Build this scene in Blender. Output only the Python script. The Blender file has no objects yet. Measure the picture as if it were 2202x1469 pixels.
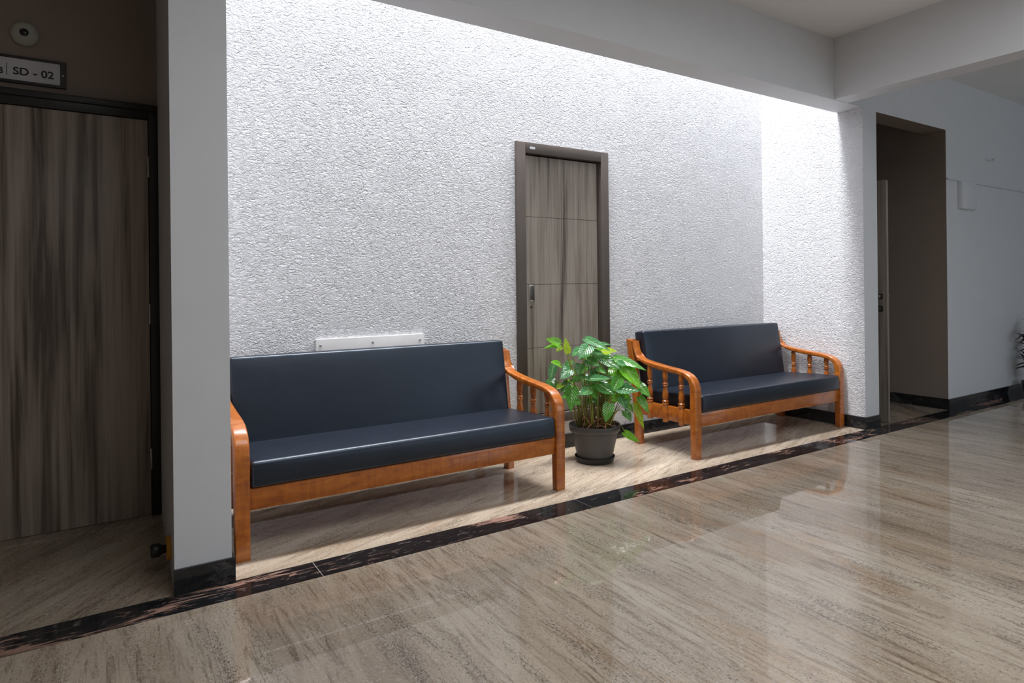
import bpy, bmesh, math, random
from mathutils import Vector, Matrix, Euler

# ------------------------------------------------------------------ camera
scene = bpy.context.scene
C = scene.collection
W_PX, H_PX = 2202.0, 1469.0
FOC, HOR_Y = 1375.0, 616.0
YAW = math.atan2(882.0, 1375.0)
ROLL = math.radians(0.62)
CAM_H = 1.2
cam_d = bpy.data.cameras.new('camera')
cam = bpy.data.objects.new('camera', cam_d)
C.objects.link(cam)
F = Vector((math.sin(YAW), math.cos(YAW), 0))
R = Vector((math.cos(YAW), -math.sin(YAW), 0))
U = Vector((0, 0, 1))
xc = R * math.cos(ROLL) - U * math.sin(ROLL)
yc = R * math.sin(ROLL) + U * math.cos(ROLL)
m = Matrix((xc, yc, -F)).transposed().to_4x4()
m.translation = Vector((0, 0, CAM_H))
cam.matrix_world = m
cam_d.sensor_fit = 'HORIZONTAL'
cam_d.sensor_width = 36.0
cam_d.lens = FOC * 36.0 / W_PX
cam_d.shift_y = -(H_PX / 2 - HOR_Y) / W_PX
cam_d.clip_start = 0.05
scene.camera = cam

# ------------------------------------------------------------------ light
world = bpy.data.worlds.new('world')
scene.world = world
world.use_nodes = True
world.node_tree.nodes['Background'].inputs[0].default_value = (0.80, 0.90, 1.0, 1)
world.node_tree.nodes['Background'].inputs[1].default_value = 0.5

def area_light(name, loc, sx, sy, energy, col, rot=(0, 0, 0)):
    d = bpy.data.lights.new(name, 'AREA')
    d.shape = 'RECTANGLE'
    d.size, d.size_y, d.energy, d.color = sx, sy, energy, col
    o = bpy.data.objects.new(name, d)
    C.objects.link(o)
    o.location = loc
    o.rotation_euler = rot
    return o

SHAFT_TOP = 7.2
area_light('alcove_skylight', (2.84, 3.42, SHAFT_TOP - 0.03), 4.7, 0.68, 765, (0.97, 0.98, 1.0))
area_light('corridor_fill_light', (2.35, 0.15, 3.25), 4.1, 1.8, 80, (0.94, 0.97, 1.0))  # unseen fill lamp added overhead to brighten the corridor floor
area_light('rear_fill_light', (6.6, -3.05, 1.5), 3.0, 2.2, 29, (0.74, 0.87, 1.0), (math.radians(90), 0, 0))  # unseen bluish fill lamp added to brighten the right-hand wall

vs = scene.view_settings
vs.view_transform = 'Standard'
vs.look = 'None'
vs.gamma = 1
vs.use_curve_mapping = False
vs.exposure = 0.0
random.seed(7)

# ------------------------------------------------------------------ materials
def new_mat(name):
    mt = bpy.data.materials.new(name)
    mt.use_nodes = True
    nt = mt.node_tree
    return mt, nt, nt.nodes['Principled BSDF']

def nd(nt, kind, **kw):
    n = nt.nodes.new(kind)
    for k, v in kw.items():
        setattr(n, k, v)
    return n

def ramp(nt, src, stops):
    r = nd(nt, 'ShaderNodeValToRGB')
    cr = r.color_ramp
    cr.elements[0].position, cr.elements[0].color = stops[0][0], (*stops[0][1], 1)
    cr.elements[1].position, cr.elements[1].color = stops[-1][0], (*stops[-1][1], 1)
    for p, c in stops[1:-1]:
        e = cr.elements.new(p)
        e.color = (*c, 1)
    nt.links.new(src, r.inputs[0])
    return r.outputs[0]

def noise(nt, vec, scale, detail=3, rough=0.55, dist=0.0):
    n = nd(nt, 'ShaderNodeTexNoise')
    n.inputs['Scale'].default_value = scale
    n.inputs['Detail'].default_value = detail
    n.inputs['Roughness'].default_value = rough
    n.inputs['Distortion'].default_value = dist
    nt.links.new(vec, n.inputs['Vector'])
    return n.outputs[0]

def mapping(nt, vec, scale=(1, 1, 1), rot=(0, 0, 0), loc=(0, 0, 0)):
    mp = nd(nt, 'ShaderNodeMapping')
    mp.inputs['Scale'].default_value = scale
    mp.inputs['Rotation'].default_value = rot
    mp.inputs['Location'].default_value = loc
    nt.links.new(vec, mp.inputs['Vector'])
    return mp.outputs[0]

def position(nt):
    return nd(nt, 'ShaderNodeNewGeometry').outputs['Position']

def mix(nt, fac, a, b, mode='MIX'):
    mx = nd(nt, 'ShaderNodeMix', data_type='RGBA', blend_type=mode)
    for i, v in ((0, fac), (6, a), (7, b)):
        if hasattr(v, 'is_output'):
            nt.links.new(v, mx.inputs[i])
        elif i == 0:
            mx.inputs[0].default_value = v
        else:
            mx.inputs[i].default_value = (*v, 1)
    return mx.outputs[2]

def math_n(nt, op, a, b=None):
    n = nd(nt, 'ShaderNodeMath', operation=op)
    for i, v in ((0, a), (1, b)):
        if v is None:
            continue
        if hasattr(v, 'is_output'):
            nt.links.new(v, n.inputs[i])
        else:
            n.inputs[i].default_value = v
    return n.outputs[0]

def bump(nt, bs, h, strength, dist):
    b = nd(nt, 'ShaderNodeBump')
    b.inputs['Strength'].default_value = strength
    b.inputs['Distance'].default_value = dist
    nt.links.new(h, b.inputs['Height'])
    nt.links.new(b.outputs[0], bs.inputs['Normal'])
    return b

def plain(name, col, rough=0.5, metal=0.0, spec=0.5, coat=0.0, var=0.06):
    mt, nt, bs = new_mat(name)
    n = noise(nt, position(nt), 6.0, 3)
    lo = tuple(c * (1 - var) for c in col)
    hi = tuple(min(1, c * (1 + var)) for c in col)
    nt.links.new(ramp(nt, n, [(0.3, lo), (0.7, hi)]), bs.inputs['Base Color'])
    bs.inputs['Roughness'].default_value = rough
    bs.inputs['Metallic'].default_value = metal
    bs.inputs['Specular IOR Level'].default_value = spec
    bs.inputs['Coat Weight'].default_value = coat
    return mt

def stucco_mat():
    mt, nt, bs = new_mat('stucco_plaster')
    p = position(nt)
    bs.inputs['Base Color'].default_value = (0.83, 0.83, 0.855, 1)
    bs.inputs['Roughness'].default_value = 0.62
    bs.inputs['Specular IOR Level'].default_value = 0.35
    pm = mapping(nt, p, scale=(0.8, 0.8, 1.5), rot=(0, math.radians(8), 0))
    a = noise(nt, pm, 36, 3, 0.55, 0.7)
    ridge = math_n(nt, 'SUBTRACT', 1.0, math_n(nt, 'MULTIPLY', math_n(nt, 'ABSOLUTE', math_n(nt, 'SUBTRACT', a, 0.5)), 5.5))
    ridge = math_n(nt, 'MAXIMUM', ridge, 0.0)
    b = noise(nt, pm, 130, 2, 0.6, 0.4)
    # where the trowel left the plaster rough or smooth
    patch = ramp(nt, noise(nt, p, 4.5, 3, 0.6, 0.5), [(0.34, (0.85, 0.85, 0.85)), (0.58, (1, 1, 1))])
    h = math_n(nt, 'ADD', ridge, math_n(nt, 'MULTIPLY', b, 0.55))
    bn = bump(nt, bs, h, 1.0, 0.0075)
    nt.links.new(patch, bn.inputs['Strength'])
    return mt

def granite_mat(name, rot=0.0, light=1.0, warm=0.48, off=(0, 0, 0)):
    mt, nt, bs = new_mat(name)
    p = position(nt)
    pr = mapping(nt, p, rot=(0, 0, rot), loc=off)
    L_ = lambda c: tuple(v * light for v in c)
    band = noise(nt, mapping(nt, pr, scale=(3.0, 0.34, 1)), 1.0, 6, 0.64, 0.5)
    base = ramp(nt, band, [(0.30, L_((0.25, 0.185, 0.130))), (0.46, L_((0.40, 0.322, 0.243))), (0.58, L_((0.48, 0.40, 0.31))), (0.74, L_((0.56, 0.49, 0.40)))])
    rust = noise(nt, mapping(nt, pr, scale=(2.1, 0.8, 1), loc=(3.1, 1.7, 0)), 1.0, 5, 0.65, 1.0)
    base = mix(nt, ramp(nt, rust, [(0.56, (0, 0, 0)), (0.74, (warm, warm, warm))]), base, (0.44, 0.235, 0.085))
    # fine brown veins drawn out along the slab
    fine = noise(nt, mapping(nt, pr, scale=(34, 3.4, 1)), 1.0, 6, 0.78, 0.9)
    base = mix(nt, ramp(nt, fine, [(0.50, (0, 0, 0)), (0.66, (0.84, 0.84, 0.84))]), base, L_((0.145, 0.098, 0.066)))
    # mineral flecks
    grain = noise(nt, mapping(nt, pr, scale=(170, 75, 1)), 1.0, 3, 0.75, 0.3)
    dens = noise(nt, mapping(nt, pr, scale=(9, 1.2, 1), loc=(9, 4, 0)), 1.0, 4, 0.65, 0.6)
    speck = math_n(nt, 'ADD', grain, math_n(nt, 'MULTIPLY', math_n(nt, 'SUBTRACT', dens, 0.5), 0.55))
    base = mix(nt, ramp(nt, speck, [(0.555, (0, 0, 0)), (0.67, (0.85, 0.85, 0.85))]), base, (0.10, 0.078, 0.06))
    pale = noise(nt, mapping(nt, pr, scale=(120, 60, 1), loc=(5, 5, 0)), 1.0, 2, 0.7)
    base = mix(nt, ramp(nt, pale, [(0.55, (0, 0, 0)), (0.72, (0.55, 0.55, 0.55))]), base, (0.64, 0.585, 0.51))
    nt.links.new(base, bs.inputs['Base Color'])
    bs.inputs['Roughness'].default_value = 0.032
    bs.inputs['Specular IOR Level'].default_value = 0.5
    return mt

def black_granite_mat(name, veins=1.0, vein_col=(0.40, 0.24, 0.185), stretch=(3.4, 17, 17)):
    mt, nt, bs = new_mat(name)
    p = position(nt)
    w = mapping(nt, p, scale=stretch)
    n1 = noise(nt, w, 1.3, 7, 0.74, 1.3)
    n2 = noise(nt, mapping(nt, p, scale=(1.1, 3.0, 3.0), loc=(2.4, 0.7, 0)), 1.0, 2, 0.5, 0.8)
    base = ramp(nt, n1, [(0.40, (0.012, 0.013, 0.015)), (0.55, (0.018, 0.018, 0.020)), (0.70, (0.030, 0.029, 0.030))])
    v = math_n(nt, 'ADD', n1, math_n(nt, 'MULTIPLY', math_n(nt, 'SUBTRACT', n2, 0.5), 0.95))
    base = mix(nt, ramp(nt, v, [(0.572, (0, 0, 0)), (0.64, (veins, veins, veins))]), base, vein_col)
    n3 = noise(nt, mapping(nt, p, scale=(14, 40, 40)), 1.0, 4, 0.7, 1.0)
    base = mix(nt, ramp(nt, n3, [(0.59, (0, 0, 0)), (0.72, (0.6 * veins, 0.6 * veins, 0.6 * veins))]), base, (0.30, 0.27, 0.24))
    nt.links.new(base, bs.inputs['Base Color'])
    bs.inputs['Roughness'].default_value = 0.06
    return mt

def laminate_mat(name, dark, midc, lightc, axis=0):
    mt, nt, bs = new_mat(name)
    p = position(nt)
    sc = (15, 15, 0.55)
    a = noise(nt, mapping(nt, p, scale=sc), 1.0, 4, 0.6, 0.35)
    b = noise(nt, mapping(nt, p, scale=(70, 70, 0.9), loc=(3, 0, 0)), 1.0, 3, 0.65)
    c = noise(nt, mapping(nt, p, scale=(6, 6, 0.8), loc=(1.5, 2, 0.3)), 1.0, 2, 0.5, 0.6)
    s = math_n(nt, 'ADD', math_n(nt, 'MULTIPLY', a, 0.62), math_n(nt, 'ADD', math_n(nt, 'MULTIPLY', b, 0.16), math_n(nt, 'MULTIPLY', c, 0.22)))
    nt.links.new(ramp(nt, s, [(0.39, dark), (0.465, midc), (0.55, lightc), (0.66, midc)]), bs.inputs['Base Color'])
    bs.inputs['Roughness'].default_value = 0.42
    return mt

def wood_mat():
    mt, nt, bs = new_mat('varnished_teak')
    tc = nd(nt, 'ShaderNodeTexCoord').outputs['Object']
    gen = position(nt)
    a = noise(nt, mapping(nt, gen, scale=(7, 26, 26)), 1.0, 4, 0.6, 0.8)
    b = noise(nt, mapping(nt, gen, scale=(60, 60, 9), loc=(1, 5, 2)), 1.0, 3, 0.6)
    s = math_n(nt, 'ADD', math_n(nt, 'MULTIPLY', a, 0.65), math_n(nt, 'MULTIPLY', b, 0.35))
    nt.links.new(ramp(nt, s, [(0.32, (0.24, 0.056, 0.007)), (0.5, (0.41, 0.112, 0.011)), (0.68, (0.54, 0.170, 0.018))]), bs.inputs['Base Color'])
    bs.inputs['Roughness'].default_value = 0.32
    bs.inputs['Coat Weight'].default_value = 0.6
    bs.inputs['Coat Roughness'].default_value = 0.10
    return mt

def leather_mat():
    mt, nt, bs = new_mat('black_leatherette')
    p = position(nt)
    n = noise(nt, p, 5, 4, 0.6)
    nt.links.new(ramp(nt, n, [(0.3, (0.006, 0.0085, 0.0155)), (0.7, (0.009, 0.0125, 0.022))]), bs.inputs['Base Color'])
    r = nd(nt, 'ShaderNodeMapRange')
    nt.links.new(noise(nt, p, 9, 4, 0.7, 1.0), r.inputs[0])
    r.inputs[3].default_value, r.inputs[4].default_value = 0.27, 0.38
    nt.links.new(r.outputs[0], bs.inputs['Roughness'])
    h = math_n(nt, 'ADD', noise(nt, p, 420, 2, 0.5), math_n(nt, 'MULTIPLY', noise(nt, p, 7, 2), 3.0))
    bump(nt, bs, h, 0.25, 0.002)
    bs.inputs['Specular IOR Level'].default_value = 0.72
    bs.inputs['Specular Tint'].default_value = (0.78, 0.88, 1.0, 1)
    return mt

def leaf_mat(name, veined=True):
    mt, nt, bs = new_mat(name)
    col = nd(nt, 'ShaderNodeObjectInfo').outputs['Color']
    uv = nd(nt, 'ShaderNodeUVMap').outputs[0]
    sep = nd(nt, 'ShaderNodeSeparateXYZ')
    nt.links.new(uv, sep.inputs[0])
    au = math_n(nt, 'ABSOLUTE', math_n(nt, 'SUBTRACT', sep.outputs[0], 0.5))
    ph = math_n(nt, 'SUBTRACT', math_n(nt, 'MULTIPLY', sep.outputs[1], 7.0), math_n(nt, 'MULTIPLY', au, 5.0))
    fr = math_n(nt, 'ABSOLUTE', math_n(nt, 'SUBTRACT', math_n(nt, 'FRACT', ph), 0.5))
    vein = ramp(nt, fr, [(0.0, (0.55, 0.55, 0.55)), (0.13, (0, 0, 0))])
    mid = ramp(nt, au, [(0.012, (0.8, 0.8, 0.8)), (0.045, (0, 0, 0))])
    tot = mix(nt, 1.0, vein, mid, 'ADD')
    blot = ramp(nt, noise(nt, position(nt), 60, 3), [(0.4, (0.75, 0.75, 0.75)), (0.7, (1.25, 1.25, 1.25))])
    c1 = mix(nt, 1.0, col, blot, 'MULTIPLY')
    c2 = mix(nt, tot, c1, (0.36, 0.50, 0.20))
    nt.links.new(c2 if veined else c1, bs.inputs['Base Color'])
    bs.inputs['Roughness'].default_value = 0.17
    bs.inputs['Specular IOR Level'].default_value = 0.55
    if not veined:
        bs.inputs['Roughness'].default_value = 0.5
        bs.inputs['Specular IOR Level'].default_value = 0.25
    if veined:
        bump(nt, bs, ramp(nt, fr, [(0.0, (0, 0, 0)), (0.5, (1, 1, 1))]), 0.5, 0.004)
    tr = nd(nt, 'ShaderNodeBsdfTranslucent')
    nt.links.new(mix(nt, 0.5, c1, (0.30, 0.60, 0.03)), tr.inputs[0])
    ms = nd(nt, 'ShaderNodeMixShader')
    ms.inputs[0].default_value = 0.34 if veined else 0.0
    nt.links.new(bs.outputs[0], ms.inputs[1])
    nt.links.new(tr.outputs[0], ms.inputs[2])
    nt.links.new(ms.outputs[0], nt.nodes['Material Output'].inputs[0])
    return mt

M = {
    'stucco': stucco_mat(),
    'paint': plain('white_wall_paint', (0.70, 0.71, 0.73), 0.55, var=0.015),
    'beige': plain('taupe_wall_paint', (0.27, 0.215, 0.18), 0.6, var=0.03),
    'ceil': plain('ceiling_paint', (0.84, 0.835, 0.83), 0.7, var=0.012),
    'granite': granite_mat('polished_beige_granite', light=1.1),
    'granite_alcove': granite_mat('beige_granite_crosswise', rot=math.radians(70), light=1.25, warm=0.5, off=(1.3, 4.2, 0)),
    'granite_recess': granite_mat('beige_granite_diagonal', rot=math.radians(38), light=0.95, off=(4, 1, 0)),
    'grout': plain('pale_grout', (0.52, 0.48, 0.43), 0.8),
    'strip': black_granite_mat('black_veined_granite'),
    'skirt': black_granite_mat('black_granite_skirting', veins=0.30, vein_col=(0.12, 0.12, 0.125), stretch=(9, 9, 12)),
    'lam_dark': laminate_mat('grey_brown_laminate', (0.13, 0.10, 0.08), (0.33, 0.27, 0.22), (0.47, 0.40, 0.335)),
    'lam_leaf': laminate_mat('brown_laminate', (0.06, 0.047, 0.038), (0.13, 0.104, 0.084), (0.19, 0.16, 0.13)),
    'lam': laminate_mat('weathered_oak_laminate', (0.075, 0.056, 0.044), (0.225, 0.186, 0.152), (0.33, 0.285, 0.24)),
    'frame_dark': plain('black_brown_frame', (0.020, 0.018, 0.017), 0.4),
    'frame': plain('taupe_door_frame', (0.088, 0.070, 0.058), 0.5),
    'wood': wood_mat(),
    'leather': leather_mat(),
    'steel': plain('brushed_steel', (0.50, 0.48, 0.45), 0.3, 1.0),
    'dark_metal': plain('dark_bronze_metal', (0.10, 0.085, 0.07), 0.4, 0.8),
    'black': plain('black_plastic', (0.012, 0.012, 0.013), 0.4),
    'white_plastic': plain('white_plastic', (0.66, 0.66, 0.66), 0.4),
    'plate_paint': plain('painted_plate', (0.66, 0.645, 0.64), 0.5),
    'pot': plain('charcoal_pot_plastic', (0.052, 0.049, 0.048), 0.42, var=0.12),
    'saucer': plain('black_saucer_plastic', (0.016, 0.017, 0.016), 0.35),
    'soil': plain('dark_soil', (0.035, 0.020, 0.013), 0.95, var=0.6),
    'root': plain('dry_root', (0.42, 0.20, 0.10), 0.8, var=0.5),
    'stem': plain('olive_stem', (0.30, 0.29, 0.06), 0.5, var=0.4),
    'leaf': leaf_mat('variegated_leaf'),
    'red_leaf': leaf_mat('dark_red_leaf', veined=False),
    'sign_white': plain('sign_plate_white', (0.62, 0.62, 0.66), 0.4),
    'sign_ink': plain('sign_black_print', (0.012, 0.012, 0.014), 0.5),
    'yellow': plain('yellow_plastic', (0.62, 0.30, 0.03), 0.5),
    'glass_grey': plain('smoked_lens', (0.02, 0.022, 0.022), 0.1),
    'sensor': plain('ivory_plastic', (0.46, 0.46, 0.40), 0.5),
}

# ------------------------------------------------------------------ mesh helpers
def link(name, bm, mat, parent=None, smooth=False, mats=None):
    me = bpy.data.meshes.new(name)
    bmesh.ops.recalc_face_normals(bm, faces=bm.faces)
    bm.to_mesh(me)
    bm.free()
    for mm in (mats or [mat]):
        me.materials.append(mm)
    o = bpy.data.objects.new(name, me)
    C.objects.link(o)
    if smooth:
        for pl in me.polygons:
            pl.use_smooth = True
    if parent:
        o.parent = parent
    return o

def auto_smooth(o, ang=40):
    me = o.data
    for pl in me.polygons:
        pl.use_smooth = True
    bm = bmesh.new()
    bm.from_mesh(me)
    a = math.radians(ang)
    for e in bm.edges:
        if len(e.link_faces) == 2 and e.calc_face_angle(0) > a:
            e.smooth = False
    bm.to_mesh(me)
    bm.free()
    return o

def box_bm(x0, x1, y0, y1, z0, z1, bev=0.0, seg=2, bm=None):
    own = bm is None
    b = bmesh.new()
    v = [b.verts.new((x, y, z)) for x in (x0, x1) for y in (y0, y1) for z in (z0, z1)]
    for f in ((0, 1, 3, 2), (4, 6, 7, 5), (0, 4, 5, 1), (2, 3, 7, 6), (0, 2, 6, 4), (1, 5, 7, 3)):
        b.faces.new([v[i] for i in f])
    bmesh.ops.recalc_face_normals(b, faces=b.faces)
    if bev > 0:
        bmesh.ops.bevel(b, geom=b.edges[:], offset=bev, segments=seg, profile=0.5, affect='EDGES')
    if own:
        return b
    tmp = bpy.data.meshes.new('tmp')
    b.to_mesh(tmp)
    b.free()
    bm.from_mesh(tmp)
    bpy.data.meshes.remove(tmp)
    return bm

def box(name, x0, x1, y0, y1, z0, z1, mat, parent=None, bev=0.0, seg=2):
    o = link(name, box_bm(x0, x1, y0, y1, z0, z1, bev, seg), mat, parent)
    if bev:
        auto_smooth(o, 35)
    return o

def prism(name, poly, x0, x1, mat, parent=None, bev=0.006, seg=3):
    """poly: outline in (y, z), extruded along x"""
    b = bmesh.new()
    a = [b.verts.new((x0, y, z)) for y, z in poly]
    c = [b.verts.new((x1, y, z)) for y, z in poly]
    n = len(poly)
    fa = b.faces.new(a)
    fc = b.faces.new(c[::-1])
    for i in range(n):
        b.faces.new((a[i], c[i], c[(i + 1) % n], a[(i + 1) % n]))
    bmesh.ops.recalc_face_normals(b, faces=b.faces)
    if bev:
        ed = list(set(fa.edges[:] + fc.edges[:]))
        bmesh.ops.bevel(b, geom=ed, offset=bev, segments=seg, profile=0.5, affect='EDGES')
    o = link(name, b, mat, parent)
    return auto_smooth(o, 38)

def lathe_bm(profile, seg=24, cap=True, centre=(0, 0, 0)):
    """profile: (r, z) from bottom to top"""
    b = bmesh.new()
    rings = []
    for r, z in profile:
        rings.append([b.verts.new((centre[0] + r * math.cos(2 * math.pi * k / seg), centre[1] + r * math.sin(2 * math.pi * k / seg), centre[2] + z)) for k in range(seg)])
    for q in range(len(rings) - 1):
        for k in range(seg):
            b.faces.new((rings[q][k], rings[q][(k + 1) % seg], rings[q + 1][(k + 1) % seg], rings[q + 1][k]))
    if cap:
        b.faces.new(rings[0][::-1])
        b.faces.new(rings[-1])
    return b

def lathe(name, profile, mat, parent=None, seg=24, cap=True, centre=(0, 0, 0)):
    return auto_smooth(link(name, lathe_bm(profile, seg, cap, centre), mat, parent), 42)

def disc_y(name, x, y, z, r, depth, mat, parent=None, seg=16):
    """short cylinder standing out of a wall towards -y"""
    b = lathe_bm([(r, 0), (r, depth * 0.8), (r * 0.85, depth)], seg)
    bmesh.ops.rotate(b, verts=b.verts, cent=(0, 0, 0), matrix=Matrix.Rotation(math.radians(90), 3, 'X'))
    bmesh.ops.translate(b, verts=b.verts, vec=(x, y, z))
    return auto_smooth(link(name, b, mat, parent), 42)

def tube_bm(pts, r0, r1=None, seg=6, bm=None):
    b = bm or bmesh.new()
    r1 = r0 if r1 is None else r1
    pts = [Vector(p) for p in pts]
    rings = []
    n = len(pts)
    for i, p in enumerate(pts):
        d = (pts[min(i + 1, n - 1)] - pts[max(i - 1, 0)]).normalized()
        s = d.cross(Vector((0.31, 0.17, 0.93)))
        if s.length < 1e-3:
            s = d.cross(Vector((1, 0, 0)))
        s.normalize()
        t = d.cross(s)
        r = r0 + (r1 - r0) * i / (n - 1)
        rings.append([b.verts.new(p + s * (r * math.cos(2 * math.pi * k / seg)) + t * (r * math.sin(2 * math.pi * k / seg))) for k in range(seg)])
    for q in range(n - 1):
        for k in range(seg):
            b.faces.new((rings[q][k], rings[q][(k + 1) % seg], rings[q + 1][(k + 1) % seg], rings[q + 1][k]))
    b.faces.new(rings[0][::-1])
    b.faces.new(rings[-1])
    return b

def bez(a, b, c, n=8):
    a, b, c = Vector(a), Vector(b), Vector(c)
    return [a * (1 - t) ** 2 + b * (2 * t * (1 - t)) + c * t * t for t in [i / n for i in range(n + 1)]]

def empty(name, loc=(0, 0, 0)):
    o = bpy.data.objects.new(name, None)
    o.empty_display_size = 0.1
    C.objects.link(o)
    o.location = loc
    return o

def tag(o, label, cat, group=None, kind=None):
    o['label'] = label
    o['category'] = cat
    if group:
        o['group'] = group
    if kind:
        o['kind'] = kind
    return o

def struct(o, label, cat):
    return tag(o, label, cat, kind='structure')

def copy_tree(o, parent=None):
    c = o.copy()
    C.objects.link(c)
    c.parent = parent
    for ch in list(o.children):
        copy_tree(ch, c)
    return c

# ------------------------------------------------------------------ the setting
YF, YB = 2.84, 3.785          # front plane of the columns, stucco wall
CEIL = 3.11
BEAM_Z = 2.632
XL0, XL1 = 0.23, 0.44         # left column
XR0, XR1 = 5.235, 5.445       # right column
XO1 = 6.665                   # right edge of the passage opening
S0 = 2.675                    # front edge of the black border

# floor: thin bed with slabs laid on it
floor = struct(box('floor', -2.6, 10.1, -3.2, 6.0, -0.06, -0.0012, M['grout']), 'polished beige granite floor with a black granite border strip', 'floor')
g = 0.0008
def slab(x0, x1, y0, y1, mat, name='slab'):
    g = 0.0016 if name == 'border_slab' else 0.0008
    return box(name, x0 + g, x1 - g, y0 + 0.0006, y1 - 0.0006, -0.0035, 0.0, M[mat], floor)
xs = [-2.6, -1.16, 0.30, 1.76, 3.22, 4.68, 6.14, 7.60, 9.06, 10.1]
for a, b in zip(xs[:-1], xs[1:]):
    slab(a, b, 0.25, S0, 'granite')
    slab(a, b, -3.2, 0.25, 'granite')
jx = [-2.6, -0.695, 0.767, 2.225, 3.695, 5.16, 6.63, 8.10, 10.1]
for a, b in zip(jx[:-1], jx[1:]):
    slab(a, b, S0, YF, 'strip', 'border_slab')
for a, b in zip([XL1, 1.357, 2.80, 4.25], [1.357, 2.80, 4.25, XR0]):
    slab(a, b, YF, YB, 'granite_alcove')
for a, b in zip([-2.6, -0.75], [-0.75, XL0 + 0.04]):
    slab(a, b, YF, 3.96, 'granite_recess')
for a, b in zip([YF, 4.3], [4.3, 6.0]):
    slab(XR1, XO1, a, b, 'granite_recess')

# ceiling with an opening added for the unseen corridor fill lamp
bm = bmesh.new()
def add(bm, *a):
    return box_bm(*a, bm=bm)
for a in ((-2.6, 0.3, -3.2, YF, CEIL, CEIL + 0.15), (4.4, 10.1, -3.2, YF, CEIL, CEIL + 0.15),
          (0.3, 4.4, -3.2, -0.75, CEIL, CEIL + 0.15), (0.3, 4.4, 1.05, YF, CEIL, CEIL + 0.15),
          (-2.6, XL0, YF, 4.1, CEIL, CEIL + 0.15)):
    add(bm, *a)
struct(link('ceiling', bm, M['ceil']), 'flat off-white corridor ceiling', 'ceiling')

struct(box('ceiling_beam', XL1, XR0, YF, 3.05, BEAM_Z, SHAFT_TOP, M['paint']), 'deep white ceiling beam over the alcove opening', 'beam')
struct(box('ceiling_beam', 4.83, 5.022, -3.2, YF, BEAM_Z + 0.003, CEIL, M['paint']), 'white ceiling beam crossing the corridor towards the viewer', 'beam')

# stucco back wall with a hole for the shaft door
DX0, DX1, DZ0, DZ1 = 2.462, 3.314, 0.20, 2.226
bm = bmesh.new()
for a in ((XL1, DX0 + 0.01, YB, YB + 0.2, 0, SHAFT_TOP), (DX1 - 0.01, XR0, YB, YB + 0.2, 0, SHAFT_TOP),
          (DX0 + 0.01, DX1 - 0.01, YB, YB + 0.2, DZ1 - 0.01, SHAFT_TOP), (DX0 + 0.01, DX1 - 0.01, YB + 0.12, YB + 0.2, 0, DZ1)):
    add(bm, *a)
wall_back = struct(link('wall_back', bm, M['stucco']), 'bright white stucco wall behind the two sofas', 'wall')
sill = box('sill_plinth', DX0 + 0.01, DX1 - 0.01, YB - 0.004, YB + 0.12, 0, DZ0 + 0.005, M['plate_paint'], wall_back)

def side_wall(name, quad, y0, y1, z1, stucco_side):
    """quad: x at front-left, front-right, back-right, back-left; stucco on one long side"""
    b = bmesh.new()
    xy = [(quad[0], y0), (quad[1], y0), (quad[2], y1), (quad[3], y1)]
    lo = [b.verts.new((x, y, 0)) for x, y in xy]
    hi = [b.verts.new((x, y, z1)) for x, y in xy]
    b.faces.new(lo[::-1]); b.faces.new(hi)
    for i in range(4):
        f = b.faces.new((lo[i], lo[(i + 1) % 4], hi[(i + 1) % 4], hi[i]))
        if (stucco_side == 'right' and i == 1) or (stucco_side == 'left' and i == 3):
            f.material_index = 1
    return link(name, b, None, mats=[M['paint'], M['stucco']])

wl = struct(side_wall('wall_left', (XL0, XL1, XL1, XL0 + 0.035), YF, 4.1, SHAFT_TOP, 'right'), 'white column wall between the left door recess and the alcove', 'wall')
wr = struct(side_wall('wall_right', (XR0, XR1, XR1, XR0), YF, 6.0, SHAFT_TOP, 'left'), 'white wall end with stucco inner face beside the right sofa', 'wall')

# front wall right of the alcove, with the tall passage opening
bm = bmesh.new()
add(bm, XR1, XO1, YF, 3.04, 2.622, CEIL + 0.05)
add(bm, XO1, 10.1, YF, 3.04, 0, CEIL + 0.05)
bm.faces.ensure_lookup_table()
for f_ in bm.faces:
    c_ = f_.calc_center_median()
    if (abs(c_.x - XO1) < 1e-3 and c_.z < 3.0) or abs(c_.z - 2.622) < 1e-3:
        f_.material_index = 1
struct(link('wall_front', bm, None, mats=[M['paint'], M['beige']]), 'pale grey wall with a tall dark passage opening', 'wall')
bm = bmesh.new()
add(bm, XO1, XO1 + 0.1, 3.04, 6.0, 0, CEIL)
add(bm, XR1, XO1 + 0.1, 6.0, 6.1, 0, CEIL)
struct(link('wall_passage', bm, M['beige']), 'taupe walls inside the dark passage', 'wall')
struct(box('ceiling_passage', XR1, XO1 + 0.1, 3.04, 6.1, CEIL, CEIL + 0.1, M['ceil']), 'ceiling of the dark passage', 'ceiling')

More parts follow.
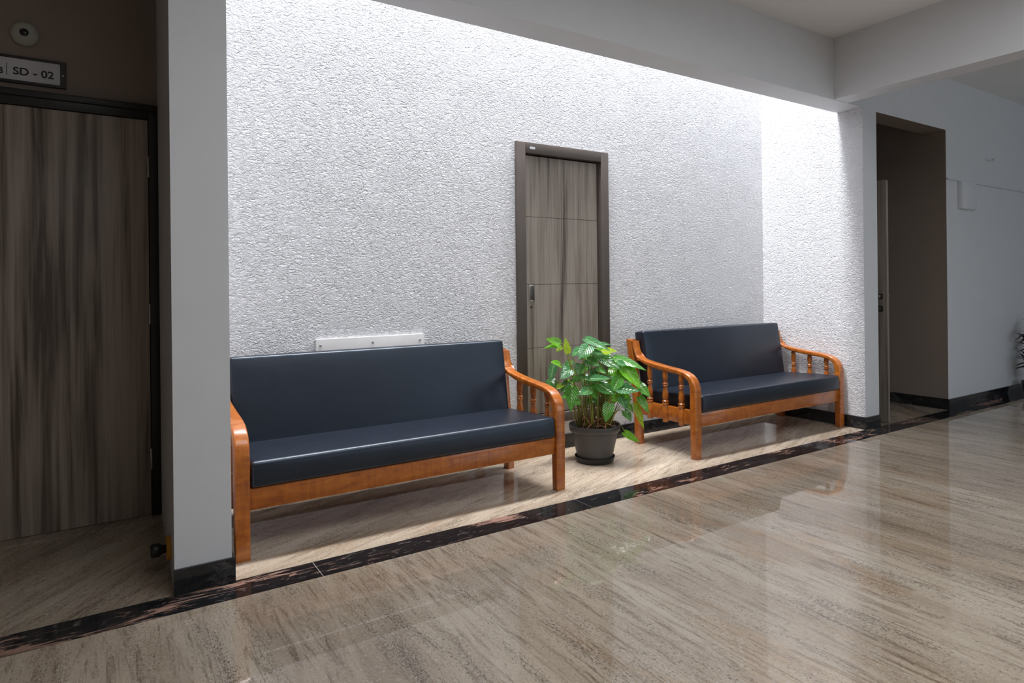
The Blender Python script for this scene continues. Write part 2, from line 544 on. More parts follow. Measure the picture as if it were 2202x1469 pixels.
# left recess wall with door hole, end walls, rear wall with an opening added for the fill lamp
LY = 3.93
bm = bmesh.new()
add(bm, -2.6, -0.80, LY, LY + 0.2, 0, CEIL)
add(bm, -0.80, 0.30, LY, LY + 0.2, 2.175, CEIL)
add(bm, -0.80, 0.30, LY + 0.1, LY + 0.2, 0, 2.18)
add(bm, 0.245, 0.30, LY, LY + 0.2, 0, 2.18)
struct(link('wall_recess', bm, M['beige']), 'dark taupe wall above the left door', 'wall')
struct(box('wall_end', -2.7, -2.6, -3.2, 4.1, 0, CEIL, M['beige']), 'end wall of the corridor on the left', 'wall')
struct(box('wall_far', 10.1, 10.2, -3.2, 3.04, 0, CEIL, M['paint']), 'end wall of the corridor on the right', 'wall')
bm = bmesh.new()
for a in ((-2.6, 5.0, -3.3, -3.2, 0, CEIL), (8.2, 10.1, -3.3, -3.2, 0, CEIL), (5.0, 8.2, -3.3, -3.2, 0, 0.35), (5.0, 8.2, -3.3, -3.2, 2.65, CEIL)):
    add(bm, *a)
struct(link('wall_rear', bm, M['paint']), 'rear corridor wall with a wide opening added for the fill light', 'wall')
fill_win = struct(empty('fill_window', (6.6, -3.25, 0.35)), 'unseen window frame added around the rear fill light', 'window')  # added frame, out of view, set where the rear fill lamp shines in
for x in (1.5, 2.55, 3.6, 4.65):
    o = box('mullion', x - 3.1, x + 0.05 - 3.1, -0.03, 0.03, 0, 2.3, M['frame'], fill_win)

# skirting of black granite
SK = 0.10
def skirt(name, parts, label):
    b = bmesh.new()
    for a in parts:
        add(b, *a)
    return struct(link(name, b, M['skirt']), label, 'baseboard')
t = 0.012
skirt('baseboard_back', [(XL1, XR0, YB - t, YB, 0, SK)], 'black granite skirting along the stucco wall')
skirt('baseboard_column', [(XL0 - 0.003, XL1 + t, YF - t, YF, 0, SK), (XL1, XL1 + t, YF, YB - t, 0, SK)], 'black granite skirting around the left white column')
skirt('baseboard_right', [(XR0 - t, XR1 + 0.0, YF - t, YF, 0, SK), (XR0 - t, XR0, YF, YB - t, 0, SK)], 'black granite skirting around the right stucco wall end')
skirt('baseboard_front', [(XO1 - 0.012, 10.1, YF - t, YF, 0, SK), (XO1 - 0.012, XO1, YF, 6.0, 0, SK)], 'black granite skirting below the pale grey wall on the right')

# ------------------------------------------------------------------ doors
# left door
d1 = struct(empty('door_1', (-0.25, LY, 0)), 'dark wood-grain door in a black frame under the number sign', 'door')
def at(o, root):
    o.location = o.location - root.location
    return o
FX1 = 0.268
for n, a in (('frame', (0.216, FX1, LY - 0.03, LY + 0.10, 0, 2.175)), ('frame', (-0.72, 0.216, LY - 0.03, LY + 0.10, 2.108, 2.175)),
             ('frame', (-0.77, -0.72, LY - 0.03, LY + 0.10, 0, 2.175))):
    at(box(n, *a, M['frame_dark'], d1, 0.003), d1)
at(box('architrave', -0.79, FX1 + 0.004, LY - 0.042, LY, 2.152, 2.185, M['frame_dark'], d1, 0.003), d1)
lf = at(box('leaf', -0.715, 0.213, LY - 0.022, LY + 0.015, 0.006, 2.105, M['lam_dark'], d1, 0.002), d1)
for z in (1.80, 1.02, 0.25):
    b = lathe_bm([(0.006, 0), (0.007, 0.003), (0.007, 0.107), (0.006, 0.11)], 10, True, (0.213, LY - 0.030, z))
    h = auto_smooth(link('hinge', b, M['steel'], d1), 42)
    at(h, d1)
at(box('threshold', -0.72, 0.218, LY - 0.12, LY + 0.1, -0.001, 0.004, M['granite_recess'], d1), d1)

# shaft door
d2 = struct(empty('door_2', (2.89, YB, 0)), 'narrow panelled oak-laminate shaft door in the stucco wall', 'door')
fy0, fy1 = YB - 0.022, YB + 0.10
IX0, IX1, IZ0, IZ1 = 2.540, 3.240, 0.268, 2.150
for a in ((DX0, IX0, fy0, fy1, DZ0, DZ1), (IX1, DX1, fy0, fy1, DZ0, DZ1), (IX0, IX1, fy0, fy1, IZ1, DZ1), (IX0, IX1, fy0, fy1, DZ0, IZ0)):
    at(box('frame', *a, M['frame'], d2, 0.003), d2)
lx0, lx1 = IX0 + 0.004, IX1 - 0.012
at(box('stop_strip', IX1 - 0.009, IX1, YB + 0.012, fy1, IZ0, IZ1, M['frame'], d2), d2)
leafd = at(box('leaf', lx0, lx1, YB + 0.030, YB + 0.06, IZ0 + 0.004, IZ1 - 0.008, M['dark_metal'], d2), d2)
zs = [IZ0 + 0.004, 0.752, 1.213, 1.700, IZ1 - 0.008]
xm = 2.885
for i in range(4):
    for xa, xb in ((lx0, xm), (xm, lx1)):
        p = box('panel', xa + 0.0012, xb - 0.0012, YB + 0.018, YB + 0.032, zs[i] + 0.0015, zs[i + 1] - 0.0015, M['lam'], leafd, 0.001, 1)
hd = box('recessed_pull', 2.584, 2.634, YB + 0.013, YB + 0.020, 1.088, 1.212, M['steel'], leafd, 0.003)
hc = box('pull_cup', 2.591, 2.627, YB + 0.0118, YB + 0.0160, 1.100, 1.201, M['dark_metal'], leafd, 0.002)
kh = disc_y('keyhole', 2.604, YB + 0.020, 1.050, 0.010, 0.006, M['dark_metal'], leafd)
st = at(box('sticker', 2.578, 2.622, fy0 - 0.002, fy0, 2.180, 2.197, M['white_plastic'], d2), d2)

# open door leaf in the passage
d3 = struct(empty('door_3', (5.655, 2.86, 0)), 'open wooden door seen nearly edge-on in the passage opening', 'door')
L = 0.86
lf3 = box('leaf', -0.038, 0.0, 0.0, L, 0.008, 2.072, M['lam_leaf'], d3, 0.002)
edge = box('edge_band', -0.036, -0.002, -0.0025, 0.0, 0.01, 2.07, M['lam'], lf3)
for z, hh, mt in ((1.08, 0.045, 'steel'), (0.975, 0.05, 'dark_metal')):
    pl = box('lock_plate', -0.043, -0.038, 0.03, 0.085, z - hh / 2, z + hh / 2, M['black'], lf3, 0.002)
    kb = box('lock_knob', -0.062, -0.043, 0.045, 0.075, z - hh * 0.28, z + hh * 0.28, M[mt], lf3, 0.004)
latch = box('latch', -0.026, -0.012, -0.010, 0.0, 1.065, 1.095, M['steel'], lf3, 0.002)
d3.rotation_euler = (0, 0, math.radians(6.5))

# ------------------------------------------------------------------ sofas
def inset_poly(poly, d):
    n = len(poly)
    cx = sum(p[0] for p in poly) / n
    cz = sum(p[1] for p in poly) / n
    lines = []
    for i in range(n):
        a, b_ = Vector(poly[i]), Vector(poly[(i + 1) % n])
        nn = Vector((b_.y - a.y, a.x - b_.x)).normalized()
        if nn.dot(Vector((cx, cz)) - a) < 0:
            nn = -nn
        lines.append((a + nn * d, b_ + nn * d))
    out = []
    for i in range(n):
        (p1, p2), (p3, p4) = lines[i - 1], lines[i]
        d1, d2 = p2 - p1, p4 - p3
        den = d1.x * d2.y - d1.y * d2.x
        tt = ((p3.x - p1.x) * d2.y - (p3.y - p1.y) * d2.x) / den
        out.append(p1 + d1 * tt)
    return out

def round_outline(poly, r, flat, arc):
    """points (y, z, bulge weight, outward normal) round a quad with corners of radius r"""
    c = inset_poly(poly, r)
    n = 4
    cen = sum(c, Vector((0, 0))) / n
    pts = []
    nrm = []
    for i in range(n):
        e = c[(i + 1) % n] - c[i]
        q = Vector((e.y, -e.x)).normalized()
        if q.dot(cen - c[i]) > 0:
            q = -q
        nrm.append(q)
    for i in range(n):
        n0, n1 = nrm[i - 1], nrm[i]
        for k in range(arc + 1):
            q = n0.lerp(n1, k / arc).normalized()
            pts.append((c[i] + q * r, 0.0, q))
        for k in range(1, flat):
            u = k / flat
            pts.append((c[i].lerp(c[(i + 1) % n], u) + n1 * r, (4 * u * (1 - u)) ** 0.7, n1))
    return pts

def cushion(name, x0, x1, poly, mat, parent, rad, bulge):
    """upholstered block with rounded edges and slightly puffed faces"""
    b = bmesh.new()
    rings = []
    st = []
    for k in range(6):
        a = math.radians(90 * k / 5)
        st.append((rad * (1 - math.sin(a)), rad * (1 - math.cos(a))))
    xs_ = [(x0 + rad - rad * math.sin(math.radians(90 - 90 * k / 5)), rad * (1 - math.cos(math.radians(90 - 90 * k / 5)))) for k in range(6)]
    mid = [(x0 + rad + (x1 - x0 - 2 * rad) * k / 24, 0.0) for k in range(1, 24)]
    end = [(x1 - (x - x0), d) for x, d in reversed(xs_)]
    for x, d in xs_ + mid + end:
        u = (x - x0) / (x1 - x0)
        wob = (max(0.0, 4 * u * (1 - u))) ** 0.35
        ol = round_outline([tuple(p) for p in inset_poly(poly, d)] if d > 0 else poly, max(rad - d, 0.0015), 10, 5)
        rings.append([b.verts.new((x, p.x + q.x * bulge * w * wob, p.y + q.y * bulge * w * wob)) for p, w, q in ol])
    n = len(rings[0])
    for i in range(len(rings) - 1):
        for k in range(n):
            b.faces.new((rings[i][k], rings[i][(k + 1) % n], rings[i + 1][(k + 1) % n], rings[i + 1][k]))
    b.faces.new(rings[0][::-1])
    b.faces.new(rings[-1])
    return auto_smooth(link(name, b, mat, parent), 60)

SGN = -1
def strip_prism(name, top, bot, x0, x1, mat, parent, bev, seg=4):
    """top and bottom outlines (y, z) with matching points, extruded along x"""
    b = bmesh.new()
    n = len(top)
    ta, ba = [b.verts.new((x0, *p)) for p in top], [b.verts.new((x0, *p)) for p in bot]
    tb, bb = [b.verts.new((x1, *p)) for p in top], [b.verts.new((x1, *p)) for p in bot]
    for i in range(n - 1):
        for q in ((ta[i], ta[i + 1], ba[i + 1], ba[i]), (tb[i + 1], tb[i], bb[i], bb[i + 1]), (ta[i + 1], ta[i], tb[i], tb[i + 1]), (ba[i], ba[i + 1], bb[i + 1], bb[i])):
            b.faces.new(q)
    b.faces.new((ta[0], ba[0], bb[0], tb[0]))
    b.faces.new((ta[-1], tb[-1], bb[-1], ba[-1]))
    bmesh.ops.recalc_face_normals(b, faces=b.faces)
    ed = [b.edges.get((l[i], l[i + 1])) for l in (ta, tb, ba, bb) for i in range(n - 1)]
    bmesh.ops.bevel(b, geom=ed, offset=bev, segments=seg, profile=0.5, affect='EDGES')
    return auto_smooth(link(name, b, mat, parent), 38)
LEN, AW = 1.812, 0.066
ARM_T = [(0.634, 0.774), (0.618, 0.730), (0.600, 0.695), (0.572, 0.668), (0.525, 0.647), (0.47, 0.636), (0.40, 0.626), (0.30, 0.614), (0.21, 0.606),
         (0.150, 0.599), (0.100, 0.588), (0.062, 0.572), (0.035, 0.550), (0.016, 0.520), (0.006, 0.490), (0.003, 0.462)]
ARM_B = [(0.600, 0.774), (0.588, 0.715), (0.572, 0.672), (0.548, 0.640), (0.505, 0.614), (0.455, 0.600), (0.39, 0.588), (0.30, 0.578), (0.21, 0.571),
         (0.158, 0.565), (0.118, 0.557), (0.090, 0.546), (0.072, 0.532), (0.061, 0.512), (0.056, 0.490), (0.054, 0.462)]
LEG = [(0.006, 0.0), (0.050, 0.0), (0.054, 0.25), (0.054, 0.466), (0.003, 0.466), (0.002, 0.25)]
POST = [(0.548, 0.0), (0.606, 0.0), (0.612, 0.20), (0.640, 0.45), (0.664, 0.62), (0.692, 0.785), (0.634, 0.785), (0.612, 0.66), (0.588, 0.45), (0.560, 0.20)]

def spindle(name, zt, parent, x, y):
    pr = [(0.019, 0.212), (0.022, 0.218), (0.022, 0.322), (0.0165, 0.330), (0.024, 0.340), (0.0245, 0.346), (0.018, 0.351), (0.024, 0.357),
          (0.0245, 0.362), (0.017, 0.369), (0.021, 0.385), (0.0225, 0.405), (0.0195, 0.43), (0.015, 0.455), (0.0135, 0.464), (0.020, 0.470),
          (0.0205, 0.475), (0.0155, 0.480), (0.0205, 0.485), (0.020, 0.490), (0.0135, 0.496), (0.0165, 0.515), (0.0205, 0.54), (0.0195, 0.555), (0.0165, zt)]
    o = lathe(name, pr, M['wood'], parent, 18)
    o.location = (x, y, 0)
    return o

def make_sofa():
    s = empty('wooden_sofa')
    for xo in (0, LEN - AW):
        prism('front_leg', LEG, xo + 0.001, xo + AW - 0.001, M['wood'], s, 0.006)
        strip_prism('armrest', ARM_T, ARM_B, xo, xo + AW, M['wood'], s, 0.010)
        prism('back_post', POST, xo + 0.008, xo + AW - 0.008, M['wood'], s, 0.006)
        out = xo == 0
        rx0 = xo + (0.020 if out else 0.014)
        box('side_rail', rx0, rx0 + 0.030, 0.050, 0.575, 0.225, 0.330, M['wood'], s, 0.006)
        sx = xo + AW / 2 - (0.010 if out else -0.010)
        for y, zt in ((0.452, 0.603), (0.298, 0.585), (0.146, 0.572)):
            spindle('spindle', zt, s, sx, y)
    box('front_rail', AW - 0.006, LEN - AW + 0.006, 0.016, 0.046, 0.216, 0.314, M['wood'], s, 0.005)
    box('back_rail', AW - 0.01, LEN - AW + 0.01, 0.572, 0.600, 0.225, 0.315, M['wood'], s, 0.005)
    b = bmesh.new()
    tilt = Matrix.Rotation(math.radians(-8), 3, 'X')
    box_bm(AW - 0.01, LEN - AW + 0.01, 0.632, 0.656, 0.60, 0.67, 0.004, bm=b)
    auto_smooth(link('back_rail', b, M['wood'], s))
    box('seat_board', AW, LEN - AW, 0.046, 0.572, 0.292, 0.310, M['wood'], s)
    cushion('seat_cushion', AW + 0.004, LEN - AW - 0.004, [(-0.002, 0.316), (0.004, 0.434), (0.500, 0.414), (0.492, 0.312)], M['leather'], s, 0.017, 0.006)
    cushion('back_cushion', AW + 0.006, LEN - AW - 0.006, [(0.492, 0.330), (0.570, 0.848), (0.668, 0.838), (0.592, 0.330)], M['leather'], s, 0.015, 0.006)
    return s

sofa = make_sofa()
sofa.location = (0.479, 3.004, 0)
tag(sofa, 'black-cushioned wooden sofa nearest the left white column and number-signed door', 'sofa', 'black-cushioned wooden sofas')
sofa2 = copy_tree(sofa)
sofa2.location = (3.395, 2.994, 0)
tag(sofa2, 'black-cushioned wooden sofa right of the potted plant, against the stucco wall end', 'sofa', 'black-cushioned wooden sofas')

# ------------------------------------------------------------------ potted plant
PC = Vector((2.83, 3.385, 0))
plant = empty('potted_plant', PC)
tag(plant, 'leafy green houseplant in a charcoal plastic pot between the two sofas', 'plant')
lathe('saucer', [(0.118, 0.0), (0.124, 0.004), (0.134, 0.030), (0.138, 0.040), (0.134, 0.040), (0.129, 0.031), (0.118, 0.012)], M['saucer'], plant, 40)
pot = lathe('pot', [(0.112, 0.012), (0.116, 0.016), (0.148, 0.205), (0.166, 0.208), (0.172, 0.215), (0.176, 0.248), (0.174, 0.254), (0.168, 0.254), (0.160, 0.215), (0.12, 0.03)], M['pot'], plant, 48)
for k in range(1):
    b = bmesh.new()
    ang = math.atan2(-PC.y, -PC.x) + math.radians(2)
    ring = []
    bmesh.ops.create_circle(b, segments=16, radius=0.014)
    b.free()
    r_e = 0.1435
    cpt = Vector((r_e * math.cos(ang), r_e * math.sin(ang), 0.178))
    tdir = Vector((-math.sin(ang), math.cos(ang), 0))
    pts = [cpt + tdir * (0.013 * math.cos(q)) + Vector((0, 0, 0.013 * math.sin(q))) for q in [math.radians(30 + i * 300 / 12) for i in range(13)]]
    link('embossed_mark', tube_bm(pts, 0.0028, seg=6), M['plate_paint'], pot, True)
b = bmesh.new()
rings = []
for j in range(7):
    rr = 0.161 * j / 6
    rings.append([b.verts.new((rr * math.cos(2 * math.pi * k / 28), rr * math.sin(2 * math.pi * k / 28), 0.228 + 0.03 * (1 - j / 6) + random.uniform(-0.008, 0.008))) for k in range(28)] if j else [b.verts.new((0, 0, 0.26))])
for k in range(28):
    b.faces.new((rings[0][0], rings[1][k], rings[1][(k + 1) % 28]))
    for j in range(1, 6):
        b.faces.new((rings[j][k], rings[j + 1][k], rings[j + 1][(k + 1) % 28], rings[j][(k + 1) % 28]))
link('soil', b, M['soil'], plant, True)
FH = Vector((F.x, F.y, 0))
for i in range(70):
    a = random.uniform(0, 2 * math.pi)
    r = random.uniform(0.03, 0.145)
    p0 = Vector((r * math.cos(a), r * math.sin(a), random.uniform(0.25, 0.34)))
    a2 = a + random.uniform(-1.4, 1.4)
    r2 = random.uniform(0.05, 0.152)
    p2 = Vector((r2 * math.cos(a2), r2 * math.sin(a2), random.uniform(0.236, 0.255)))
    pm = (p0 + p2) / 2 + Vector((random.uniform(-.03, .03), random.uniform(-.03, .03), random.uniform(0.01, 0.07)))
    rad = random.uniform(0.0016, 0.0036)
    link('root', tube_bm(bez(p0, pm, p2, 6), rad, rad * 0.7, 5), M['root'], plant, True)

PXM = FOC / ((PC.x * F.x + PC.y * F.y))     # pixels per metre at the pot
PU = 1101 + FOC * (PC.dot(R)) / PC.dot(F)    # where the pot's axis stands in the photograph

def leaf_mesh(name, length, width, fold, droop, heart=0.16, curl=0.0):
    """x across, y along, z up; base at origin"""
    b = bmesh.new()
    uvl = b.loops.layers.uv.new('UVMap')
    prof = [(-heart, 0.40), (-heart * 0.55, 0.74), (0.06, 0.96), (0.20, 1.0), (0.36, 0.94), (0.52, 0.80), (0.68, 0.58), (0.82, 0.34), (0.93, 0.13), (1.0, 0.0)]
    rows = []
    for s, w in prof:
        row = []
        for u in (-1, -0.66, -0.33, 0, 0.33, 0.66, 1):
            x = u * w * width / 2
            y = s * length
            if s < 0:
                # sinus between the two lobes at the leaf base
                y = s * length * min(1.0, abs(u) * 1.35)
            z = abs(u) * w * width / 2 * fold - droop * length * max(0, s) ** 2 + curl * width * math.sin(s * 9 + u * 2) * abs(u)
            row.append((b.verts.new((x, y, z)), (0.5 + u * 0.5, max(0, s))))
        rows.append(row)
    for j in range(len(rows) - 1):
        for k in range(6):
            q = [rows[j][k], rows[j][k + 1], rows[j + 1][k + 1], rows[j + 1][k]]
            try:
                f = b.faces.new([v for v, _ in q])
            except ValueError:
                continue
            for lp, (_, uv) in zip(f.loops, q):
                lp[uvl].uv = uv
    me = bpy.data.meshes.new(name)
    bmesh.ops.remove_doubles(b, verts=b.verts, dist=1e-5)
    b.normal_update()
    b.to_mesh(me)
    b.free()
    for pl in me.polygons:
        pl.use_smooth = True
    return me

GREEN = {'d': (0.030, 0.170, 0.035, 1), 'm': (0.065, 0.290, 0.030, 1), 'b': (0.150, 0.460, 0.014, 1), 'y': (0.38, 0.52, 0.018, 1), 't': (0.045, 0.220, 0.075, 1)}

def place_leaf(base, tip, width, colour, up, parent, mat, fold=0.22, droop=0.10, heart=0.16):
    base, tip = Vector(base), Vector(tip)
    d = tip - base
    ln = d.length
    me = leaf_mesh('leaf', ln, width, fold, droop, heart, random.uniform(0.0, 0.04))
    me.materials.append(mat)
    o = bpy.data.objects.new('leaf', me)
    C.objects.link(o)
    o.parent = parent
    o.color = colour
    y = d.normalized()
    z = (Vector(up) - y * y.dot(Vector(up))).normalized()
    x = y.cross(z)
    mm = Matrix((x, y, z)).transposed().to_4x4()
    mm.translation = base
    o.matrix_local = mm
    return o

# each leaf: base and tip on the view of the plant (crop units), width, colour, depth towards the viewer at base and tip
K = 6.388
LV = [((330, 235), (120, 160), 120, 'b', 0.02, 0.10), ((290, 255), (85, 285), 65, 'b', 0.04, 0.10), ((432, 350), (403, 140), 80, 'y', 0.05, 0.02),
      ((610, 320), (465, 395), 120, 't', 0.05, 0.12), ((720, 270), (555, 440), 165, 't', 0.06, 0.14), ((690, 170), (1000, 325), 115, 't', 0.0, 0.10),
      ((890, 235), (1065, 255), 60, 't', -0.08, -0.05), ((930, 350), (1118, 335), 120, 'y', -0.02, 0.02), ((770, 345), (905, 380), 80, 't', 0.05, 0.10),
      ((700, 460), (850, 540), 130, 'd', 0.05, 0.12), ((890, 440), (1140, 590), 120, 'd', 0.06, 0.14), ((960, 430), (1110, 470), 70, 'b', -0.02, 0.04),
      ((1110, 440), (1495, 590), 130, 'm', 0.02, 0.12), ((345, 520), (205, 480), 110, 'b', -0.04, 0.02), ((240, 540), (180, 755), 100, 't', 0.02, 0.06),
      ((455, 590), (300, 705), 130, 't', 0.08, 0.14), ((600, 520), (545, 660), 120, 'd', 0.06, 0.12), ((560, 670), (690, 735), 100, 'd', 0.08, 0.14),
      ((720, 720), (995, 715), 115, 't', 0.12, 0.18), ((830, 570), (940, 650), 100, 'm', 0.08, 0.12), ((1190, 560), (1410, 860), 200, 'b', 0.06, 0.14),
      ((1040, 590), (1250, 740), 190, 'b', 0.05, 0.10), ((1110, 730), (1005, 900), 140, 'm', 0.12, 0.16), ((830, 790), (1030, 940), 150, 'd', 0.14, 0.19),
      ((705, 880), (525, 935), 120, 't', 0.14, 0.18), ((475, 850), (430, 1170), 140, 'm', 0.10, 0.15), ((720, 820), (795, 1010), 120, 'm', 0.10, 0.15),
      ((1080, 850), (1390, 895), 130, 't', 0.14, 0.18), ((1400, 810), (1535, 985), 110, 'm', 0.08, 0.14), ((1395, 980), (1520, 1205), 100, 'm', 0.10, 0.14),
      ((1120, 980), (1195, 1150), 110, 't', 0.15, 0.18), ((1215, 980), (1215, 1120), 70, 'm', 0.13, 0.16), ((960, 1070), (895, 1320), 130, 'm', 0.17, 0.21),
      ((1175, 1175), (1265, 1305), 115, 'd', 0.15, 0.18), ((1350, 1090), (1450, 1425), 80, 'y', 0.08, 0.12), ((1190, 1465), (1385, 1600), 85, 'b', 0.10, 0.14),
      ((350, 800), (270, 860), 80, 'y', 0.0, 0.04), ((1040, 990), (1260, 955), 90, 'b', 0.12, 0.16), ((190, 720), (300, 830), 110, 'd', -0.04, 0.0),
      ((350, 280), (280, 345), 65, 'y', 0.0, 0.03), ((640, 370), (790, 300), 90, 'd', -0.06, -0.04), ((860, 300), (960, 420), 110, 'm', -0.06, 0.0),
      ((1000, 640), (1130, 600), 110, 'm', -0.04, 0.0), ((500, 470), (420, 560), 90, 'd', -0.05, 0.0), ((1130, 920), (1300, 1010), 110, 'b', 0.04, 0.08),
      ((1230, 1050), (1320, 1180), 90, 'm', 0.02, 0.06), ((640, 600), (760, 560), 90, 'm', -0.03, 0.0), ((1280, 760), (1420, 720), 110, 'm', -0.02, 0.04),
      ((760, 930), (700, 830), 80, 'm', 0.02, 0.0), ((1060, 820), (940, 740), 90, 'b', 0.03, 0.06), ((880, 430), (760, 420), 90, 'b', -0.05, -0.02)]

rl = random.Random(21)
for i in range(34):
    bx, by = rl.uniform(420, 1280), rl.uniform(330, 1060)
    an = rl.uniform(-0.5, math.pi + 0.5)
    ll = rl.uniform(120, 210)
    dd = rl.uniform(-0.12, 0.06)
    LV.append(((bx, by), (bx + ll * math.cos(an), by + ll * 0.8 * math.sin(an)), rl.uniform(80, 120), rl.choice('dmmtbm'), dd, dd + 0.05))

def plant_pt(cx_, cy_, depth):
    u, v = 1150 + cx_ / K, 700 + cy_ / K
    sc = 1.0 - depth / PC.dot(F)
    q = R * ((u - PU) / PXM) + U * (CAM_H - (v - 612.0) / PXM)
    # keep the same direction when a leaf stands nearer
    q = R * ((u - PU) / PXM * sc) + U * (CAM_H - (v - 612.0) / PXM * sc)
    return q - FH * depth

for (bs_, tp_, w_, c_, d0, d1_) in LV:
    pb, pt = plant_pt(*bs_, d0), plant_pt(*tp_, d1_)
    steep = abs((pt - pb).normalized().z)
    up = -FH * random.uniform(0.55, 0.95) + U * random.uniform(0.5, 0.9) + R * random.uniform(-0.35, 0.35)
    lf_ = place_leaf(pb, pt, w_ / K / PXM * 1.22, GREEN[c_], up, plant, M['leaf'], random.uniform(0.1, 0.32), random.uniform(0.02, 0.10), random.uniform(0.08, 0.2))
    # petiole from the soil to the leaf base
    a = math.atan2(pb.y, pb.x) + random.uniform(-0.4, 0.4)
    r = min(0.12, 0.35 * math.hypot(pb.x, pb.y) + random.uniform(0, 0.05))
    p0 = Vector((r * math.cos(a), r * math.sin(a), 0.245))
    pm = Vector((p0.x * 0.55 + pb.x * 0.45, p0.y * 0.55 + pb.y * 0.45, max(pb.z + 0.04, 0.34)))
    so = link('stem', tube_bm(bez(p0, pm, pb, 9), 0.0030, 0.0017, 5), M['stem'], plant, True)
# bare upright stalks crowded in the pot
for i in range(30):
    a = random.uniform(0, 2 * math.pi)
    r = math.sqrt(random.random()) * 0.125
    p0 = Vector((r * math.cos(a), r * math.sin(a), 0.24))
    k = random.uniform(1.0, 1.7)
    p2 = Vector((p0.x * k + random.uniform(-0.10, 0.10), p0.y * k + random.uniform(-0.10, 0.10), random.uniform(0.36, 0.60)))
    pm = (p0 + p2) / 2 + Vector((random.uniform(-.02, .02), random.uniform(-.02, .02), 0.03))
    link('stem', tube_bm(bez(p0, pm, p2, 6), random.uniform(0.0022, 0.0036), 0.0016, 5), M['stem'], plant, True)

# dark cordyline at the right edge of the picture
cp = empty('cordyline', (8.15, 2.665, 0))
tag(cp, 'dark red spiky-leaved potted plant at the right edge of the photo', 'plant')
lathe('pot', [(0.075, 0), (0.085, 0.006), (0.105, 0.13), (0.112, 0.133), (0.113, 0.155), (0.103, 0.155), (0.098, 0.13)], M['pot'], cp, 28)
lathe('soil', [(0.02, 0.125), (0.10, 0.13), (0.101, 0.138), (0.03, 0.145)], M['soil'], cp, 20)
for sx_, sy_, zt, nl, ll in ((-0.015, 0.01, 0.34, 40, 0.30), (0.02, 0.02, 0.54, 22, 0.27), (-0.01, -0.02, 0.70, 30, 0.27)):
    link('cane', tube_bm(bez((sx_, sy_, 0.13), (sx_ * 1.5, sy_ * 1.5, zt * 0.6), (sx_ * 2, sy_ * 2, zt), 6), 0.008, 0.006, 7), M['root'], cp, True)
    for i in range(nl):
        a = i * 2.4 + random.uniform(-0.2, 0.2)
        el = random.uniform(-0.45, 0.9)
        l2 = ll * random.uniform(0.75, 1.1)
        b0 = Vector((sx_ * 2, sy_ * 2, zt + random.uniform(-0.05, 0.03)))
        dv = Vector((math.cos(a) * math.cos(el), math.sin(a) * math.cos(el), math.sin(el)))
        if b0.y + dv.y * l2 > 0.14:
            dv.y *= 0.4
        place_leaf(b0, b0 + dv * l2, 0.036, (0.016 + random.uniform(0, 0.02), 0.006, 0.008, 1), Vector((0, 0, 1)) + dv * 0.2, cp, M['red_leaf'], 0.5, 0.28, 0.02)

# ------------------------------------------------------------------ small things on the walls
ap = empty('access_panel', (1.397, YB, 0.55))
tag(ap, 'white screwed-on cover plate on the stucco wall behind the left sofa', 'panel')
box('plate', -0.346, 0.346, -0.016, 0.0, 0, 0.352, M['plate_paint'], ap, 0.003)
for x in (-0.32, 0.0, 0.315):
    for z in (0.03, 0.315):
        disc_y('screw', x, -0.016, z, 0.0075, 0.006, M['steel'], ap, 10)

SY = LY
sg = empty('door_sign', (-0.37, SY, 2.218))
tag(sg, 'black-framed white number sign reading SD - 02 above the left door', 'sign')
sx1, sx0 = -0.142, -0.60
for a in ((sx0, sx1, 2.218, 2.231), (sx0, sx1, 2.338, 2.350), (sx0, sx0 + 0.024, 2.231, 2.338), (sx1 - 0.024, sx1, 2.231, 2.338)):
    at(box('frame', a[0], a[1], SY - 0.016, SY, a[2], a[3], M['frame_dark'], sg, 0.001, 1), sg)
at(box('plate', sx0 + 0.024, sx1 - 0.024, SY - 0.010, SY, 2.231, 2.338, M['sign_white'], sg), sg)
at(disc_y('screw', -0.154, SY - 0.016, 2.281, 0.004, 0.003, M['steel'], sg, 10), sg)
at(box('divider', -0.3795, -0.3770, SY - 0.0108, SY - 0.0095, 2.250, 2.311, M['sign_ink'], sg), sg)

def text(body, x, z, size, width, parent):
    cu = bpy.data.curves.new('lettering', 'FONT')
    cu.body = body
    cu.size = size
    cu.extrude = 0.0004
    cu.offset = 0.0011
    tmp = bpy.data.objects.new('lettering_tmp', cu)
    C.objects.link(tmp)
    dg = bpy.context.evaluated_depsgraph_get()
    me = bpy.data.meshes.new_from_object(tmp.evaluated_get(dg))
    bpy.data.objects.remove(tmp)
    me.materials.clear()
    me.materials.append(M['sign_ink'])
    xsv = [v.co.x for v in me.vertices]
    k = width / (max(xsv) - min(xsv)) if width else 1
    mn = min(xsv)
    for v in me.vertices:
        v.co = Vector((x + (v.co.x - mn) * k, SY - 0.0106 - v.co.z, z + v.co.y))
    o = bpy.data.objects.new('lettering', me)
    C.objects.link(o)
    o.parent = parent
    o.location = -parent.location
    return o
text('SD - 02', -0.354, 2.260, 0.050, 0.162, sg)
text('B', -0.4125, 2.256, 0.043, 0.021, sg)

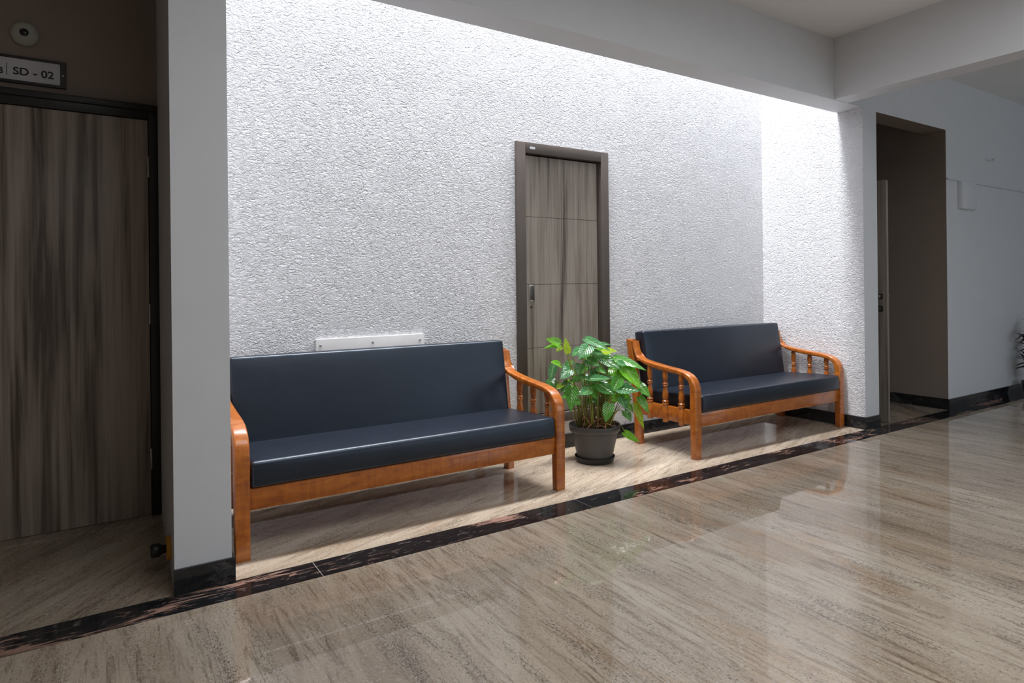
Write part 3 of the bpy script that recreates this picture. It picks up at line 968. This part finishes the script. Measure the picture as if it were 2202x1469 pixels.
sn = empty('alarm_sounder', (-0.307, LY, 2.462))
tag(sn, 'round ivory wall sounder with a dark centre above the number sign', 'alarm')
def lathe_y(name, prof, mat, parent):
    b = lathe_bm(prof, 28)
    bmesh.ops.rotate(b, verts=b.verts, cent=(0, 0, 0), matrix=Matrix.Rotation(math.radians(90), 3, 'X'))
    return auto_smooth(link(name, b, mat, parent), 42)
lathe_y('housing', [(0.058, 0), (0.058, 0.012), (0.055, 0.018), (0.040, 0.030), (0.020, 0.036)], M['sensor'], sn)
lathe_y('lens', [(0.018, 0.035), (0.018, 0.042), (0.010, 0.047)], M['glass_grey'], sn)

ds = empty('door_stop', (XL0, 3.06, 0.112))
tag(ds, 'black rubber door stop on a yellow base low on the left column', 'door stop')
def lathe_mx(name, prof, mat, parent, sq=1.0):
    b = lathe_bm(prof, 24)
    bmesh.ops.rotate(b, verts=b.verts, cent=(0, 0, 0), matrix=Matrix.Rotation(math.radians(-90), 3, 'Y'))
    return auto_smooth(link(name, b, mat, parent), 42)
lathe_mx('base', [(0.050, -0.008), (0.050, 0.006), (0.045, 0.012)], M['yellow'], ds)
lathe_mx('bumper', [(0.017, 0.010), (0.018, 0.026), (0.027, 0.036), (0.029, 0.062), (0.023, 0.070)], M['black'], ds)

jb = empty('junction_box', (7.05, YF, 1.896))
tag(jb, 'white square electrical box on the pale grey wall', 'electrical box')
box('box', -0.158, 0.158, -0.035, 0, 0, 0.262, M['paint'], jb, 0.004)
box('cover', -0.150, 0.150, -0.040, -0.034, 0.008, 0.254, M['paint'], jb, 0.003)
box('latch', 0.150, 0.166, -0.030, -0.004, 0.08, 0.17, M['white_plastic'], jb, 0.003)
box('hinge_tab', 0.09, 0.098, -0.043, -0.039, 0.19, 0.235, M['white_plastic'], jb, 0.001, 1)
cd = tag(box('cable_trunking', XO1, 10.1, YF - 0.020, YF, 2.158, 2.172, M['paint'], None, 0.002, 1), 'thin white cable trunking running along the pale grey wall', 'trunking')
hk = empty('wall_bracket', (7.58, YF, 2.42))
tag(hk, 'small white bracket high on the pale grey wall', 'bracket')
box('plate', -0.07, 0.07, -0.004, 0, 0, 0.022, M['paint'], hk, 0.001, 1)
box('lip', -0.07, 0.07, -0.022, -0.004, 0, 0.005, M['paint'], hk, 0.001, 1)
box('hook', 0.075, 0.087, -0.02, 0, 0.012, 0.03, M['paint'], hk, 0.001, 1)
